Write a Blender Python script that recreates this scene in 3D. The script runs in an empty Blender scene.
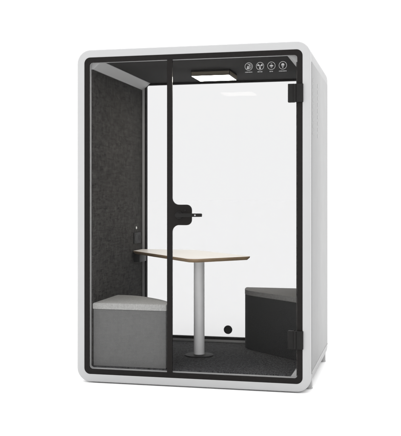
import bpy, bmesh, math, random
from mathutils import Vector, Matrix

random.seed(7)
scn = bpy.context.scene
C = scn.collection
PI = math.pi
W, DP = 1.6254, 1.2668            # outer width and depth of the booth (m)
ZB, ZT = 0.007, 2.313             # lower and upper edge of its rounded front frame

# ------------------------------------------------------------------ materials
def new_mat(name):
    m = bpy.data.materials.new(name)
    m.use_nodes = True
    nt = m.node_tree
    return m, nt, nt.nodes['Principled BSDF']

def N(nt, kind, **kw):
    n = nt.nodes.new(kind)
    for k, v in kw.items():
        setattr(n, k, v)
    return n

def plain(name, col, rough=0.5, metal=0.0, var=0.06, nscale=30.0, bump=0.0, bscale=400.0, spec=0.5):
    """base colour with a little mottling, uneven gloss and an optional fine bump"""
    m, nt, b = new_mat(name)
    tc = N(nt, 'ShaderNodeTexCoord')
    no = N(nt, 'ShaderNodeTexNoise'); no.inputs['Scale'].default_value = nscale
    no.inputs['Detail'].default_value = 5
    nt.links.new(tc.outputs['Object'], no.inputs['Vector'])
    r = N(nt, 'ShaderNodeValToRGB')
    r.color_ramp.elements[0].position = 0.3; r.color_ramp.elements[1].position = 0.7
    r.color_ramp.elements[0].color = tuple(c * (1 - var) for c in col) + (1,)
    r.color_ramp.elements[1].color = tuple(min(1, c * (1 + var)) for c in col) + (1,)
    nt.links.new(no.outputs['Fac'], r.inputs['Fac'])
    nt.links.new(r.outputs['Color'], b.inputs['Base Color'])
    mr = N(nt, 'ShaderNodeMapRange')
    mr.inputs['To Min'].default_value = max(0.02, rough - 0.05); mr.inputs['To Max'].default_value = min(1, rough + 0.05)
    nt.links.new(no.outputs['Fac'], mr.inputs['Value'])
    nt.links.new(mr.outputs['Result'], b.inputs['Roughness'])
    b.inputs['Metallic'].default_value = metal
    b.inputs['Specular IOR Level'].default_value = spec
    if bump:
        n2 = N(nt, 'ShaderNodeTexNoise'); n2.inputs['Scale'].default_value = bscale; n2.inputs['Detail'].default_value = 3
        nt.links.new(tc.outputs['Object'], n2.inputs['Vector'])
        bp = N(nt, 'ShaderNodeBump'); bp.inputs['Strength'].default_value = bump; bp.inputs['Distance'].default_value = 0.002
        nt.links.new(n2.outputs['Fac'], bp.inputs['Height'])
        nt.links.new(bp.outputs['Normal'], b.inputs['Normal'])
    return m

def felt(name, lo, hi, fibre=(70, 70, 18), rough=0.95, contrast=(0.38, 0.63), maps=None):
    """pressed wool: crossing stretched fibres over soft mottling"""
    m, nt, b = new_mat(name)
    tc = N(nt, 'ShaderNodeTexCoord')
    outs = []
    for k, sc in enumerate(maps or (fibre, (fibre[0], fibre[2], fibre[0]), (fibre[2] * 1.2, fibre[0] * 1.3, fibre[0] * 1.6))):
        mp = N(nt, 'ShaderNodeMapping'); mp.inputs['Scale'].default_value = sc
        mp.inputs['Rotation'].default_value = (0.25 * k, 0.4 * k - 0.3, 0.3 * k)
        nt.links.new(tc.outputs['Object'], mp.inputs['Vector'])
        no = N(nt, 'ShaderNodeTexNoise'); no.inputs['Scale'].default_value = 1.0; no.inputs['Detail'].default_value = 6
        no.inputs['Roughness'].default_value = 0.7
        nt.links.new(mp.outputs['Vector'], no.inputs['Vector'])
        outs.append(no.outputs['Fac'])
    a = N(nt, 'ShaderNodeMath', operation='ADD'); nt.links.new(outs[0], a.inputs[0]); nt.links.new(outs[1], a.inputs[1])
    a2 = N(nt, 'ShaderNodeMath', operation='ADD'); nt.links.new(a.outputs[0], a2.inputs[0]); nt.links.new(outs[2], a2.inputs[1])
    d = N(nt, 'ShaderNodeMath', operation='DIVIDE'); nt.links.new(a2.outputs[0], d.inputs[0]); d.inputs[1].default_value = 3.0
    r = N(nt, 'ShaderNodeValToRGB')
    r.color_ramp.elements[0].position, r.color_ramp.elements[1].position = contrast
    r.color_ramp.elements[0].color = lo + (1,); r.color_ramp.elements[1].color = hi + (1,)
    nt.links.new(d.outputs[0], r.inputs['Fac']); nt.links.new(r.outputs['Color'], b.inputs['Base Color'])
    b.inputs['Roughness'].default_value = rough
    b.inputs['Specular IOR Level'].default_value = 0.15
    bp = N(nt, 'ShaderNodeBump'); bp.inputs['Strength'].default_value = 0.5; bp.inputs['Distance'].default_value = 0.002
    nt.links.new(d.outputs[0], bp.inputs['Height']); nt.links.new(bp.outputs['Normal'], b.inputs['Normal'])
    return m

def weave(name, col, amp=0.22, period=0.0085, rough=0.9):
    """coarse woven upholstery: crossing bands"""
    m, nt, b = new_mat(name)
    tc = N(nt, 'ShaderNodeTexCoord')
    ws = []
    for dirn in ('X', 'Z', 'Y'):
        w = N(nt, 'ShaderNodeTexWave', wave_type='BANDS', bands_direction=dirn)
        w.inputs['Scale'].default_value = 2 * PI / (20 * period)
        w.inputs['Distortion'].default_value = 1.3; w.inputs['Detail'].default_value = 2
        nt.links.new(tc.outputs['Object'], w.inputs['Vector']); ws.append(w.outputs['Fac'])
    a = N(nt, 'ShaderNodeMath', operation='ADD'); nt.links.new(ws[0], a.inputs[0]); nt.links.new(ws[1], a.inputs[1])
    a2 = N(nt, 'ShaderNodeMath', operation='ADD'); nt.links.new(a.outputs[0], a2.inputs[0]); nt.links.new(ws[2], a2.inputs[1])
    no = N(nt, 'ShaderNodeTexNoise'); no.inputs['Scale'].default_value = 45; no.inputs['Detail'].default_value = 6
    nt.links.new(tc.outputs['Object'], no.inputs['Vector'])
    a3 = N(nt, 'ShaderNodeMath', operation='ADD'); nt.links.new(a2.outputs[0], a3.inputs[0]); nt.links.new(no.outputs['Fac'], a3.inputs[1])
    mr = N(nt, 'ShaderNodeMapRange'); mr.inputs['From Max'].default_value = 3.2; mr.inputs['From Min'].default_value = 0.6
    nt.links.new(a3.outputs[0], mr.inputs['Value'])
    r = N(nt, 'ShaderNodeValToRGB')
    r.color_ramp.elements[0].color = tuple(c * (1 - amp) for c in col) + (1,)
    r.color_ramp.elements[1].color = tuple(c * (1 + amp) for c in col) + (1,)
    nt.links.new(mr.outputs['Result'], r.inputs['Fac']); nt.links.new(r.outputs['Color'], b.inputs['Base Color'])
    b.inputs['Roughness'].default_value = rough; b.inputs['Specular IOR Level'].default_value = 0.2
    bp = N(nt, 'ShaderNodeBump'); bp.inputs['Strength'].default_value = 0.35; bp.inputs['Distance'].default_value = 0.0015
    nt.links.new(a2.outputs[0], bp.inputs['Height']); nt.links.new(bp.outputs['Normal'], b.inputs['Normal'])
    return m

def glass(name, tint, refl):
    """coated pane: tinted see-through with a scaled fresnel reflection"""
    m, nt, b = new_mat(name)
    nt.nodes.remove(b)
    out = nt.nodes['Material Output']
    tr = N(nt, 'ShaderNodeBsdfTransparent'); tr.inputs['Color'].default_value = tint + (1,)
    gl = N(nt, 'ShaderNodeBsdfGlossy'); gl.inputs['Roughness'].default_value = 0.0
    fr = N(nt, 'ShaderNodeFresnel'); fr.inputs['IOR'].default_value = 1.45
    mu = N(nt, 'ShaderNodeMath', operation='MULTIPLY'); mu.inputs[1].default_value = refl
    nt.links.new(fr.outputs[0], mu.inputs[0])
    mx = N(nt, 'ShaderNodeMixShader')
    nt.links.new(mu.outputs[0], mx.inputs[0]); nt.links.new(tr.outputs[0], mx.inputs[1]); nt.links.new(gl.outputs[0], mx.inputs[2])
    nt.links.new(mx.outputs[0], out.inputs['Surface'])
    return m

def emit(name, col, strength):
    m, nt, b = new_mat(name)
    b.inputs['Base Color'].default_value = (0.8, 0.8, 0.78, 1)
    b.inputs['Emission Color'].default_value = col + (1,)
    b.inputs['Emission Strength'].default_value = strength
    return m

def wood(name, a, c, scale, rough=0.35):
    m, nt, b = new_mat(name)
    tc = N(nt, 'ShaderNodeTexCoord')
    mp = N(nt, 'ShaderNodeMapping'); mp.inputs['Rotation'].default_value = (0, 0, 0.87); mp.inputs['Scale'].default_value = scale
    nt.links.new(tc.outputs['Object'], mp.inputs['Vector'])
    no = N(nt, 'ShaderNodeTexNoise'); no.inputs['Scale'].default_value = 1; no.inputs['Detail'].default_value = 8; no.inputs['Distortion'].default_value = 0.6
    nt.links.new(mp.outputs['Vector'], no.inputs['Vector'])
    r = N(nt, 'ShaderNodeValToRGB')
    r.color_ramp.elements[0].position = 0.3; r.color_ramp.elements[1].position = 0.7
    r.color_ramp.elements[0].color = a + (1,); r.color_ramp.elements[1].color = c + (1,)
    nt.links.new(no.outputs['Fac'], r.inputs['Fac']); nt.links.new(r.outputs['Color'], b.inputs['Base Color'])
    b.inputs['Roughness'].default_value = rough
    return m

M = {}
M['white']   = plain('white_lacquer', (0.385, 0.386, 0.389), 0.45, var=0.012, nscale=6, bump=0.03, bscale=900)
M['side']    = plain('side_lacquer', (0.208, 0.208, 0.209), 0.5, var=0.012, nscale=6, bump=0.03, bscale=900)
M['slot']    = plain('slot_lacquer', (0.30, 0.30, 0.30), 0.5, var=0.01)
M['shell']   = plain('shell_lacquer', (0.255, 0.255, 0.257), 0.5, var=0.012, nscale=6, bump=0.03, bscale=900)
M['foot']    = plain('foot_plastic', (0.40, 0.40, 0.40), 0.5, var=0.02)
M['trim']    = plain('grey_trim', (0.32, 0.32, 0.32), 0.45, var=0.03)
M['black']   = plain('black_edging', (0.0120, 0.0108, 0.0104), 0.5, var=0.1, nscale=60, spec=0.07)
M['hinge']   = plain('black_metal', (0.0085, 0.008, 0.0077), 0.4, var=0.12, nscale=80, spec=0.15)
M['socket']  = plain('black_plastic', (0.010, 0.010, 0.010), 0.5, var=0.1, spec=0.2)
M['button']  = plain('white_plastic', (0.8, 0.8, 0.78), 0.4, var=0.02)
M['felt']    = felt('charcoal_felt', (0.006, 0.0057, 0.0055), (0.067, 0.0635, 0.0605), maps=((60, 30, 22), (60, 9, 85), (40, 40, 160)))
M['ceil']    = felt('dark_ceiling_felt', (0.015, 0.0147, 0.0145), (0.042, 0.0405, 0.040), (60, 60, 20))
M['carpet']  = felt('dark_carpet', (0.004, 0.004, 0.0043), (0.105, 0.105, 0.110), maps=((150, 60, 60), (70, 60, 60), (230, 80, 60)), contrast=(0.42, 0.66))
M['seat']    = felt('pale_grey_fabric', (0.23, 0.23, 0.225), (0.38, 0.38, 0.37), (120, 120, 60))
M['weave']   = weave('grey_weave', (0.109, 0.1085, 0.108), amp=0.24, period=0.0100)
M['seat2']   = felt('mid_grey_fabric', (0.12, 0.118, 0.114), (0.205, 0.202, 0.196), (120, 120, 60))  # right bench cushion, weaker light put into a darker colour
M['charcoal']= felt('charcoal_fabric', (0.020, 0.020, 0.0203), (0.036, 0.036, 0.0365), (160, 160, 90))  # right bench body, shade painted in by darkening the fabric
M['steel']   = plain('brushed_steel', (0.70, 0.70, 0.705), 0.40, 0.0, var=0.03, nscale=20, spec=0.5)
M['base']    = plain('dark_steel', (0.010, 0.010, 0.010), 0.6, var=0.1, spec=0.15)
M['wood']    = wood('birch_top', (0.84, 0.79, 0.72), (0.92, 0.89, 0.84), (6, 60, 6))
M['edge']    = wood('plywood_edge', (0.15, 0.10, 0.056), (0.29, 0.205, 0.12), (8, 8, 260), 0.55)
M['glass']   = glass('clear_glass', (0.975, 0.975, 0.975), 0.10)
M['back']    = glass('tinted_glass', (0.692, 0.692, 0.694), 0.07)
M['decal']   = plain('white_print', (0.235, 0.235, 0.235), 0.6, var=0.0)
M['lamp']    = emit('lamp_diffuser', (1.0, 0.95, 0.85), 34.0)
M['rim']     = emit('lamp_rim', (1.0, 0.78, 0.45), 0.032)  # faint warm emission standing in for lamp spill
M['rim'].node_tree.nodes['Principled BSDF'].inputs['Base Color'].default_value = (0.02, 0.018, 0.014, 1)
M['ground']  = plain('white_ground', (0.893, 0.893, 0.893), 0.9, var=0.004, nscale=2, spec=0.0)

# ------------------------------------------------------------------ helpers
def origin(o):
    p = Vector((0, 0, 0))
    while o:
        p += o.location; o = o.parent
    return p

def sharpen(bm, ang=0.6):
    bmesh.ops.remove_doubles(bm, verts=bm.verts, dist=1e-6)
    bmesh.ops.recalc_face_normals(bm, faces=bm.faces)
    for f in bm.faces: f.smooth = True
    for e in bm.edges:
        e.smooth = not (len(e.link_faces) == 2 and e.calc_face_angle(0) > ang) and len(e.link_faces) == 2

def obj(name, bm, mat, parent=None, loc=None, keep=False):
    """links a bmesh given in world coordinates as one mesh object"""
    if not keep: sharpen(bm)
    org = origin(parent) if parent else Vector(loc or (0, 0, 0))
    bmesh.ops.translate(bm, verts=bm.verts, vec=-org)
    me = bpy.data.meshes.new(name); bm.to_mesh(me); bm.free()
    for m in (mat if isinstance(mat, (list, tuple)) else [mat]): me.materials.append(m)
    o = bpy.data.objects.new(name, me); C.objects.link(o)
    if parent: o.parent = parent
    else: o.location = org
    return o

def thing(name, label, cat, loc, group=None):
    o = bpy.data.objects.new(name, None); C.objects.link(o)
    o.location = loc; o.empty_display_size = 0.1
    o['label'] = label; o['category'] = cat
    if group: o['group'] = group
    return o

def rrect(x0, x1, z0, z1, r, n=10, chamfer=False):
    """closed outline in (x, z), rounded or chamfered corners, 4*(n+1) points"""
    pts = []
    for cx, cz, a0 in ((x1 - r, z1 - r, 0), (x0 + r, z1 - r, PI / 2), (x0 + r, z0 + r, PI), (x1 - r, z0 + r, 1.5 * PI)):
        for k in range(n + 1):
            t = k / n
            if chamfer:
                pa = Vector((math.cos(a0), math.sin(a0))); pb = Vector((math.cos(a0 + PI / 2), math.sin(a0 + PI / 2)))
                p = pa.lerp(pb, t) * r
            else:
                p = Vector((math.cos(a0 + t * PI / 2), math.sin(a0 + t * PI / 2))) * r
            pts.append((cx + p.x, cz + p.y))
    return pts

def inset(d, r=None, chamfer=False, n=10):
    r0 = max(0.004, 0.095 - d) if r is None else r
    return rrect(d, W - d, ZB + d, ZT - d, r0, n, chamfer)

def loft(bm, loops, ring=True, caps=False):
    """loops: lists of (x, y, z) with equal counts; neighbours bridged by quads"""
    vs = [[bm.verts.new(p) for p in L] for L in loops]
    n = len(vs[0])
    pairs = list(zip(vs, vs[1:])) + ([(vs[-1], vs[0])] if ring else [])
    for A, B in pairs:
        for i in range(n):
            j = (i + 1) % n
            bm.faces.new((A[i], A[j], B[j], B[i]))
    if caps:
        bm.faces.new(vs[0]); bm.faces.new(list(reversed(vs[-1])))
    return bm

def at_y(out, y): return [(x, y, z) for x, z in out]

def ring_bm(out_pts, in_pts, y0, y1): # plain ring: outer/inner outlines between two depths
    return loft(bmesh.new(), [at_y(out_pts, y1), at_y(out_pts, y0), at_y(in_pts, y0), at_y(in_pts, y1)])

def box(bm, x0, x1, y0, y1, z0, z1, bev=0.0, seg=2):
    b = bmesh.new()
    bmesh.ops.create_cube(b, size=1)
    bmesh.ops.scale(b, vec=(x1 - x0, y1 - y0, z1 - z0), verts=b.verts)
    bmesh.ops.translate(b, vec=((x0 + x1) / 2, (y0 + y1) / 2, (z0 + z1) / 2), verts=b.verts)
    if bev: bmesh.ops.bevel(b, geom=list(b.edges), offset=bev, segments=seg, affect='EDGES', profile=0.5)
    me = bpy.data.meshes.new('tmp'); b.to_mesh(me); b.free(); bm.from_mesh(me); bpy.data.meshes.remove(me)
    return bm

def B(*a, **k): return box(bmesh.new(), *a, **k)

def lathe(bm, axis, origin_, prof, n=40):
    """prof: (radius, distance along axis); closed at both ends when radius 0"""
    o = Vector(origin_); ax = Vector(axis).normalized()
    q = Vector((0, 0, 1)).rotation_difference(ax)
    loops = []
    for r, h in prof:
        loops.append([bm.verts.new(o + q @ Vector((max(r, 1e-5) * math.cos(2 * PI * k / n), max(r, 1e-5) * math.sin(2 * PI * k / n), h))) for k in range(n)])
    for A, Bv in zip(loops, loops[1:]):
        for i in range(n):
            j = (i + 1) % n
            bm.faces.new((A[i], A[j], Bv[j], Bv[i]))
    bm.faces.new(loops[0]); bm.faces.new(list(reversed(loops[-1])))
    return bm

def spline(pts, per=8):
    P = [Vector(p) for p in pts]; out = []
    for i in range(len(P) - 1):
        p0 = P[max(0, i - 1)]; p1 = P[i]; p2 = P[i + 1]; p3 = P[min(len(P) - 1, i + 2)]
        for k in range(per):
            t = k / per
            out.append(0.5 * ((2 * p1) + (p2 - p0) * t + (2 * p0 - 5 * p1 + 4 * p2 - p3) * t * t + (3 * p1 - p0 - 3 * p2 + p3) * t ** 3))
    out.append(P[-1]); return out

def prism_z(out, z0, z1, bev_top=0.0, bev_bot=0.0, seg=4):
    """horizontal outline extruded upward; rims rounded"""
    bm = bmesh.new()
    lo = [bm.verts.new((p[0], p[1], z0)) for p in out]; hi = [bm.verts.new((p[0], p[1], z1)) for p in out]
    n = len(out)
    for i in range(n): bm.faces.new((lo[i], lo[(i + 1) % n], hi[(i + 1) % n], hi[i]))
    bm.faces.new(hi); bm.faces.new(list(reversed(lo)))
    bm.edges.ensure_lookup_table()
    for z, bv in ((z1, bev_top), (z0, bev_bot)):
        if bv:
            ed = [e for e in bm.edges if all(abs(v.co.z - z) < 1e-6 for v in e.verts) and len(e.link_faces) == 2]
            bmesh.ops.bevel(bm, geom=ed, offset=bv, segments=seg, affect='EDGES', profile=0.5)
    return bm

def prism_y(out, y0, y1):
    bm = bmesh.new()
    a = [bm.verts.new((p[0], y0, p[1])) for p in out]; b = [bm.verts.new((p[0], y1, p[1])) for p in out]
    n = len(out)
    for i in range(n): bm.faces.new((a[i], a[(i + 1) % n], b[(i + 1) % n], b[i]))
    bm.faces.new(a); bm.faces.new(list(reversed(b)))
    return bm

def fillet(poly, radii, seg=8):
    """rounds each corner of a polygon (2D)"""
    out = []; n = len(poly)
    for i in range(n):
        p = Vector(poly[i]); a = Vector(poly[i - 1]); b = Vector(poly[(i + 1) % n]); r = radii[i]
        if r <= 0: out.append(p); continue
        u = (a - p).normalized(); v = (b - p).normalized()
        half = u.angle(v) / 2; d = r / math.tan(half)
        s, e = p + u * d, p + v * d
        c = p + (u + v).normalized() * (r / math.sin(half))
        a0 = math.atan2(s.y - c.y, s.x - c.x); a1 = math.atan2(e.y - c.y, e.x - c.x)
        da = (a1 - a0 + PI) % (2 * PI) - PI
        for k in range(seg + 1):
            t = a0 + da * k / seg
            out.append(Vector((c.x + r * math.cos(t), c.y + r * math.sin(t))))
    return out

# ------------------------------------------------------------------ ground
bm = bmesh.new()
bmesh.ops.create_circle(bm, cap_ends=True, radius=1500, segments=96)
g = obj('ground', bm, M['ground'], loc=(0, 0, 0)); g['kind'] = 'structure'

# ------------------------------------------------------------------ the booth
booth = thing('office_booth', 'white framed office booth with a glass door, black edging and dark felt inside', 'office booth', (W / 2, DP / 2, 0))

# rounded front frame, its outer rim softened
bv = 0.010
loops = [at_y(inset(0.0), 0.034)]
for k in range(5):
    a = k / 4 * PI / 2
    loops.append(at_y(inset(bv * (1 - math.cos(a))), bv * (1 - math.sin(a))))
loops += [at_y(inset(0.0515), 0.0), at_y(inset(0.0535), 0.002), at_y(inset(0.0535), 0.034)]
obj('front_frame', loft(bmesh.new(), loops), M['white'], booth)
# outer tube behind it
loops = [at_y(inset(0.0535), 0.036), at_y(inset(0.002), 0.036), at_y(inset(0.0), 0.038)]
loops += [at_y(inset(0.0), DP - 0.006), at_y(inset(0.004), DP), at_y(inset(0.0535), DP)]
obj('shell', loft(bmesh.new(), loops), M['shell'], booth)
# flat outer panels on both flanks, with their rows of vent slots
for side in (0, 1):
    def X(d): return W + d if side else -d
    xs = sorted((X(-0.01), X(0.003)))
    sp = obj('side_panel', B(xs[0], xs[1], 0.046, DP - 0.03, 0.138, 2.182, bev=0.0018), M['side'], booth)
    for yc in (0.13, 0.43):
        v = bmesh.new(); xs2 = sorted((X(0.001), X(0.0055)))
        for k in range(9):
            z = 2.07 - k * 0.044
            box(v, xs2[0], xs2[1], yc - 0.011, yc + 0.011, z - 0.013, z + 0.013, bev=0.0016)
        obj('vent', v, M['slot'], sp)
    # bottom rail
    xs3 = sorted((X(-0.01), X(0.006)))
    obj('side_rail', B(xs3[0], xs3[1], 0.046, DP - 0.03, 0.122, 0.1355, bev=0.003), M['slot'], booth)
# levelling feet
for sx in (0, 1):
    for y in (0.17, 1.165):
        x = 1.597 if sx else W - 1.597
        f = bmesh.new()
        box(f, x - 0.022, x + 0.022, y - 0.026, y + 0.026, 0.010, 0.115, bev=0.005)
        lathe(f, (0, 0, 1), (x, y, 0), [(0.0, 0), (0.023, 0), (0.025, 0.003), (0.025, 0.010), (0.021, 0.013), (0, 0.013)], 28)
        obj('foot', f, M['foot'], booth)

# black edging behind the white frame
obj('edging', ring_bm(inset(0.0537), inset(0.0885, r=0.022), 0.0035, 0.016), M['black'], booth)
# pale liner ring with chamfered corners, just behind the edging
obj('inner_trim', ring_bm(inset(0.0537, r=0.03), rrect(0.0925, W - 0.0889, ZB + 0.0945, ZT - 0.0889, 0.020), 0.018, 0.040), M['trim'], booth)

XL, XR, ZF, ZC, YB = 0.1, W - 0.1, 0.111, 2.238, 1.222
# acoustic lining
obj('wall_panel', B(0.054, XL, 0.042, YB - 0.001, ZF, 2.182, bev=0.002), M['felt'], booth)
obj('wall_panel', B(XR, W - 0.054, 0.042, YB - 0.001, ZF, 2.182, bev=0.002), M['felt'], booth)
obj('ceiling_panel', B(0.168, W - 0.168, 0.042, YB - 0.001, ZC, 2.2585, bev=0.002), M['ceil'], booth)
obj('carpet', B(0.054, W - 0.054, 0.042, YB - 0.001, 0.067, ZF - 0.001, bev=0.0015), M['carpet'], booth)
# sloping cove strips between wall and ceiling
for s in (0, 1):
    q = [(0.056, 2.1825), (0.104, 2.1825), (0.1675, 2.236), (0.1675, 2.258), (0.056, 2.258)]
    if s: q = [(W - x, z) for x, z in reversed(q)]
    obj('cove_strip', prism_y(q, 0.0405, YB - 0.0005), M['trim'], booth)

obj('floor_cove', prism_y([(XR + 0.002, ZF - 0.022), (XR + 0.002, ZF + 0.036), (XR - 0.001, ZF + 0.036), (XR - 0.040, ZF - 0.014), (XR - 0.040, ZF - 0.022)], 0.0405, 0.46), M['trim'], booth)

# back wall: pale rim, black frame, tinted pane
def br(x, zb, zt, r): return rrect(x, W - x, zb, zt, r, 8)
bf = obj('back_frame', ring_bm(br(0.0995, 0.1125, 2.248, 0.03), br(0.119, 0.131, 2.2395, 0.028), YB, YB + 0.03), M['trim'], booth)
obj('seal', ring_bm(br(0.1188, 0.1308, 2.2397, 0.028), br(0.136, 0.153, 2.221, 0.014), YB + 0.004, YB + 0.03), M['black'], bf)
loops = [at_y(rrect(0.0545, W - 0.0545, ZB + 0.0545, ZT - 0.0545, 0.03, 8), y) for y in (YB + 0.031, YB + 0.041)]
loops = [at_y(br(0.0995, 0.1125, 2.248, 0.03), YB + 0.031), at_y(rrect(0.0545, W - 0.0545, ZB + 0.0545, ZT - 0.0545, 0.03, 8), YB + 0.031),
         at_y(rrect(0.0545, W - 0.0545, ZB + 0.0545, ZT - 0.0545, 0.03, 8), YB + 0.042), at_y(br(0.0995, 0.1125, 2.248, 0.03), YB + 0.042)]
obj('back_panel', loft(bmesh.new(), loops), M['white'], booth)
obj('back_window', loft(bmesh.new(), [at_y(br(0.1365, 0.1535, 2.2205, 0.014), YB + 0.010), at_y(br(0.1365, 0.1535, 2.2205, 0.014), YB + 0.018)], ring=False, caps=True), M['back'], booth)
gr = obj('cable_grommet', lathe(bmesh.new(), (0, 1, 0), (0.825, YB + 0.0015, 0.214), [(0, 0), (0.031, 0), (0.035, 0.003), (0.035, 0.0084), (0, 0.0084)], 36), M['socket'], booth)

# fixed pane on the left
def pane(x0, x1, y0=0.007, y1=0.0145):
    z0, z1 = ZB + 0.088, ZT - 0.088
    return B(x0, x1, y0, y1, z0, z1)
obj('front_window', pane(0.088, 0.6495), M['glass'], booth)

# door: black stile that widens into the lock plate
xa, xb, xp = 0.6505, 0.6865, 0.822
zt_, zb_ = 1.238, 1.099
poly = [(xa, ZB + 0.0885), (xb, ZB + 0.0885), (xb, zb_), (xp, zb_), (xp, zt_), (xb, zt_), (xb, ZT - 0.0885), (xa, ZT - 0.0885)]
out = fillet(poly, [0, 0, 0.046, 0.036, 0.036, 0.046, 0, 0])
bm = prism_y(out, 0.0, 0.016)
bm.edges.ensure_lookup_table()
door = obj('door', bm, M['black'], booth)
obj('glass_pane', pane(0.6867, W - 0.0885), M['glass'], door)
# handle: rose, neck and lever, with a pale disc painted as the keyhole highlight
h = bmesh.new()
lathe(h, (0, -1, 0), (0.735, 0.0, 1.166), [(0.0, -0.001), (0.027, -0.001), (0.027, 0.006), (0.0245, 0.009), (0.0115, 0.009), (0.0115, 0.044), (0.0, 0.044)], 36)
lev = fillet([(0.720, 1.154), (0.905, 1.157), (0.905, 1.179), (0.720, 1.180)], [0.010, 0.004, 0.004, 0.010], 6)
lb = prism_y(lev, -0.058, -0.040)
bmesh.ops.bevel(lb, geom=[e for e in lb.edges if abs(e.verts[0].co.y - e.verts[1].co.y) < 1e-6], offset=0.003, segments=2, affect='EDGES', profile=0.5)
tmp = bpy.data.meshes.new('tmp'); lb.to_mesh(tmp); lb.free(); h.from_mesh(tmp); bpy.data.meshes.remove(tmp)
obj('handle', h, M['hinge'], door)
k = bmesh.new()
lathe(k, (0, -1, 0), (0.860, -0.0575, 1.1675), [(0, 0), (0.0055, 0), (0.005, 0.0022), (0, 0.0022)], 20)
obj('release_button', k, M['trim'], door)
k = bmesh.new()
lathe(k, (0, -1, 0), (0.778, 0.0, 1.2), [(0, -0.001), (0.0075, -0.001), (0.007, 0.002), (0, 0.002)], 20)
obj('screw', k, M['hinge'], door)
# hinges: two leaves and a barrel
for zc in (1.972, 0.35):
    b = bmesh.new()
    box(b, 1.476, 1.522, -0.012, 0.019, zc - 0.061, zc + 0.061, bev=0.004)
    box(b, 1.5235, 1.577, -0.014, 0.006, zc - 0.061, zc + 0.061, bev=0.004)
    lathe(b, (0, 0, 1), (1.5225, -0.013, zc - 0.058), [(0, 0), (0.009, 0), (0.0098, 0.001), (0.0098, 0.115), (0.009, 0.116), (0, 0.116)], 24)
    obj('hinge', b, M['hinge'], door)

# printed pictograms on the door glass: a ring, a sign and a line of tiny print each
def disc2(bm, x, z, r, n=24, y=0.0062):
    bm.faces.new([bm.verts.new((x + r * math.cos(2 * PI * i / n), y, z + r * math.sin(2 * PI * i / n))) for i in range(n)])
def annulus(bm, x, z, r0, r1, a0=0, a1=2 * PI, n=40, y=0.0062):
    prev = None
    for i in range(n + 1):
        a = a0 + (a1 - a0) * i / n
        cur = [bm.verts.new((x + r * math.cos(a), y, z + r * math.sin(a))) for r in (r0, r1)]
        if prev: bm.faces.new((prev[0], prev[1], cur[1], cur[0]))
        prev = cur
def polyf(bm, pts, y=0.0062): bm.faces.new([bm.verts.new((x, y, z)) for x, z in pts])
def bar(bm, p, q, w, y=0.0062):
    p, q = Vector(p), Vector(q); d = (q - p).normalized(); nn = Vector((-d.y, d.x)) * w / 2
    polyf(bm, [tuple(p + nn), tuple(q + nn), tuple(q - nn), tuple(p - nn)], y)
ZI = 2.158
for i, xc in enumerate((1.213, 1.289, 1.365, 1.441)):
    b = bmesh.new()
    annulus(b, xc, ZI, 0.0238, 0.0268)
    if i == 0:      # a listener and sound kept out
        disc2(b, xc - 0.005, ZI - 0.003, 0.0065)
        polyf(b, [(xc - 0.015, ZI - 0.017), (xc + 0.003, ZI - 0.017), (xc + 0.001, ZI - 0.008), (xc - 0.011, ZI - 0.008)])
        bar(b, (xc + 0.0075, ZI - 0.016), (xc + 0.0075, ZI + 0.017), 0.004)
        annulus(b, xc - 0.010, ZI + 0.004, 0.012, 0.0155, 0.2, 1.4, 12)
        annulus(b, xc - 0.002, ZI, 0.0185, 0.0205, -0.7, 0.7, 12)
    elif i == 1:    # fan with three blades
        disc2(b, xc, ZI, 0.0035)
        for kk in range(3):
            a = PI / 6 + kk * 2 * PI / 3 + PI * 0
            c = Vector((xc, ZI))
            e = lambda r, da: tuple(c + Vector((math.cos(a + da), math.sin(a + da))) * r)
            polyf(b, [e(0.003, -0.5), e(0.012, -0.55), e(0.0185, -0.35), e(0.0205, 0.05), e(0.0185, 0.4), e(0.012, 0.45), e(0.003, 0.4)])
    elif i == 2:    # arrow shaped air sign
        polyf(b, [(xc - 0.015, ZI), (xc - 0.003, ZI + 0.0065), (xc + 0.005, ZI + 0.0065), (xc + 0.015, ZI), (xc + 0.005, ZI - 0.0065), (xc - 0.003, ZI - 0.0065)])
        for dz in (-0.013, 0.013): bar(b, (xc - 0.005, ZI + dz), (xc + 0.005, ZI + dz), 0.003)
    else:           # light bulb
        disc2(b, xc, ZI + 0.004, 0.0105)
        polyf(b, [(xc - 0.007, ZI - 0.002), (xc + 0.007, ZI - 0.002), (xc + 0.0045, ZI - 0.011), (xc - 0.0045, ZI - 0.011)])
        bar(b, (xc, ZI - 0.0165), (xc, ZI - 0.0125), 0.0075)
    wd = (0.050, 0.034, 0.024, 0.052)[i]
    nk = (8, 5, 3, 8)[i]
    for kk in range(nk):   # print too small to read: a dash for each character
        x0 = xc - wd / 2 + wd * kk / nk
        bar(b, (x0 + 0.0004, ZI - 0.0375), (x0 + wd / nk * 0.72, ZI - 0.0375), 0.0045 + 0.0012 * ((kk * 7 + i) % 3))
    obj('icon', b, M['decal'], door, keep=True)

# ceiling light
cl = obj('ceiling_light', B(0.672, 0.968, 0.585, 0.875, 2.196, ZC, bev=0.004), M['black'], booth)
bm = B(0.678, 0.962, 0.590, 0.870, 2.1915, 2.1975, bev=0.0012)
sharpen(bm, 0.3)
for f in bm.faces: f.material_index = 0 if f.normal.z < -0.9 else 1
obj('diffuser', bm, [M['lamp'], M['rim']], cl, keep=True)
rm = bmesh.new()
loft(rm, [[(x, y, z) for x, y in rrect(0.672 - d, 0.968 + d, 0.585 - d, 0.875 + d, 0.012, 6)] for d, z in ((0.0015, 2.1985), (0.0015, 2.222), (-0.002, 2.222), (-0.002, 2.1985))])
obj('rim', rm, M['rim'], cl)  # added band whose glow imitates warm lamp spill on the housing

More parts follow.
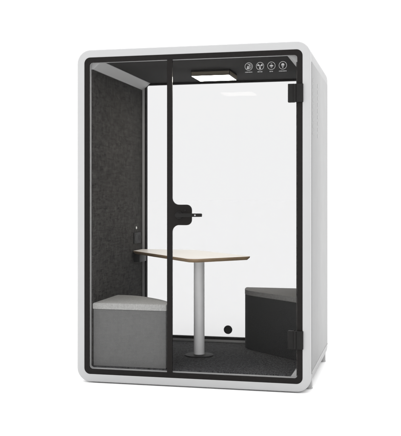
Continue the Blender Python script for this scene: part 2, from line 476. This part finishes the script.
# socket plate and push button on the felt wall
so = obj('power_socket', B(XL - 0.003, XL + 0.009, 0.975, 1.155, 0.916, 1.006, bev=0.003), M['socket'], booth)
for y in (1.02, 1.11):
    k = bmesh.new()
    lathe(k, (1, 0, 0), (XL + 0.0085, y, 0.961), [(0.0, 0.0), (0.026, 0.0), (0.026, 0.002), (0.021, 0.002), (0.020, 0.0008), (0, 0.0008)], 28)
    for dz in (-0.008, 0.008):
        lathe(k, (1, 0, 0), (XL + 0.009, y, 0.961 + dz), [(0, 0), (0.003, 0), (0.003, 0.0018), (0, 0.0018)], 12)
    obj('outlet', k, M['hinge'], so)
k = lathe(bmesh.new(), (1, 0, 0), (XL - 0.002, 1.052, 1.043), [(0, 0), (0.011, 0), (0.011, 0.005), (0.008, 0.007), (0, 0.007)], 24)
obj('light_switch', k, M['button'], booth)

# ------------------------------------------------------------------ the table
table = thing('table', 'pale wood topped table on one grey metal post inside the booth', 'table', (0.732, 0.600, ZF))
ZT_ = 0.862
tp = [(0.106, 0.952), (0.795, 0.092), (1.150, 0.500), (0.545, 1.200), (0.106, 1.200)]
top_out = fillet(tp, [0.01, 0.075, 0.05, 0.06, 0.01], 10)
cen = Vector((0.6, 0.68))
def shrink(pts, d):
    n = len(pts); o = []
    for i, p in enumerate(pts):
        t = (pts[(i + 1) % n] - pts[i - 1]).normalized(); nn = Vector((-t.y, t.x))
        if nn.dot(cen - p) < 0: nn = -nn
        o.append(p + nn * d)
    return o
L = [[(p.x, p.y, z) for p in shrink(top_out, d)] for d, z in ((0.0012, ZT_), (0.0, ZT_ - 0.0015), (0.001, ZT_ - 0.010), (0.020, ZT_ - 0.026))]
bm = loft(bmesh.new(), L, ring=False, caps=True)
sharpen(bm, 0.35)
for f in bm.faces: f.material_index = 0 if f.normal.z > 0.9 else 1
obj('tabletop', bm, [M['wood'], M['edge']], table, keep=True)
px_, py_ = 0.732, 0.604
obj('post', lathe(bmesh.new(), (0, 0, 1), (px_, py_, ZF + 0.011), [(0, 0), (0.040, 0), (0.040, 0.70), (0, 0.70)], 48), M['steel'], table)
obj('mounting_plate', lathe(bmesh.new(), (0, 0, 1), (px_, py_, ZF + 0.7112), [(0, 0), (0.085, 0), (0.085, 0.0055), (0, 0.0055)], 48), M['base'], table)
obj('base', lathe(bmesh.new(), (0, 0, 1), (px_, py_, ZF - 0.0005), [(0, 0), (0.108, 0), (0.108, 0.004), (0.104, 0.008), (0.05, 0.0112), (0, 0.0112)], 56), M['base'], table)
obj('wall_bracket', B(XL + 0.001, XL + 0.05, 0.985, 1.165, 0.768, ZT_ - 0.0265, bev=0.003), M['socket'], table)

# ------------------------------------------------------------------ the two corner benches
def bench(label, outline, z_top, m_seat, m_body, loc, thick=0.044):
    b = thing('bench', label, 'bench', loc, 'corner benches inside the booth')
    n = len(outline)
    cx = sum(p.x for p in outline) / n; cy = sum(p.y for p in outline) / n
    body_out = [Vector((cx + (p.x - cx) * 0.988, cy + (p.y - cy) * 0.988)) for p in outline]
    obj('body', prism_z(body_out, ZF, z_top - thick - 0.0005, 0.003, 0.003, 2), m_body, b)
    obj('cushion', prism_z(outline, z_top - thick, z_top, 0.010, 0.004, 4), m_seat, b)
    return b

left_c = spline([(0.632, 0.043), (0.628, 0.12), (0.598, 0.215), (0.510, 0.335), (0.400, 0.440), (0.325, 0.500), (0.250, 0.540), (0.180, 0.556), (0.1008, 0.558)], 5)
bench('bench at the front left against the felt wall, grey woven front and pale grey cushion',
      left_c + [Vector((0.1008, 0.043))], 0.551, M['seat'], M['weave'], (0.3, 0.25, ZF))
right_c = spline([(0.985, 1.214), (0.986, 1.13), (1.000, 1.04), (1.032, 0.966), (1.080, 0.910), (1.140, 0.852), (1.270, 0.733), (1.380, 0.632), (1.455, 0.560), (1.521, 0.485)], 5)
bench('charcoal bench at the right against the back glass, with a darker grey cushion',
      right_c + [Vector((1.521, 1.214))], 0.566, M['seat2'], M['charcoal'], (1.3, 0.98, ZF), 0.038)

# ------------------------------------------------------------------ camera
cam = bpy.data.cameras.new('camera'); co = bpy.data.objects.new('camera', cam); C.objects.link(co)
f_px, yaw = 865.57, 0.2313
co.location = (2.2213, -5.6762, 1.272)
co.rotation_euler = (PI / 2, 0, yaw)
cam.sensor_fit = 'VERTICAL'; cam.sensor_height = 24.0
cam.lens = f_px / 436.0 * 24.0
cam.shift_y = -(218.0 - 199.62) / 436.0
cam.clip_start = 0.1; cam.clip_end = 2000
scn.camera = co

# ------------------------------------------------------------------ light: a white photo studio all round, dimmer from the right
w = bpy.data.worlds.new('World'); scn.world = w; w.use_nodes = True
nt = w.node_tree; bg = nt.nodes['Background']
bg.inputs['Color'].default_value = (1, 1, 1, 1)
tc = N(nt, 'ShaderNodeTexCoord')
sx = N(nt, 'ShaderNodeSeparateXYZ'); nt.links.new(tc.outputs['Generated'], sx.inputs[0])
def ramp(sock, a, b, lo, hi):
    m = N(nt, 'ShaderNodeMapRange', interpolation_type='SMOOTHSTEP')
    for k, v in (('From Min', a), ('From Max', b), ('To Min', lo), ('To Max', hi)): m.inputs[k].default_value = v
    nt.links.new(sock, m.inputs['Value']); return m.outputs['Result']
def mul(a, b):
    m = N(nt, 'ShaderNodeMath', operation='MULTIPLY'); nt.links.new(a, m.inputs[0]); nt.links.new(b, m.inputs[1]); return m.outputs[0]
right = ramp(sx.outputs['X'], 0.2, 0.95, 1.92, 1.3)     # a little dimmer from the right
front = ramp(sx.outputs['Y'], -0.9, 0.1, 0.72, 1.0)      # and from the photographer's side
above = ramp(sx.outputs['Z'], 0.05, 1.0, 1.0, 1.385)      # brightest overhead
nt.links.new(mul(mul(right, front), above), bg.inputs['Strength'])

scn.view_settings.view_transform = 'Standard'
scn.view_settings.look = 'None'
scn.view_settings.exposure = 0.0
scn.view_settings.gamma = 1.0
scn.render.engine = 'CYCLES'
cy = scn.cycles
cy.use_denoising = True
cy.max_bounces = 12; cy.transparent_max_bounces = 16; cy.diffuse_bounces = 5; cy.glossy_bounces = 4
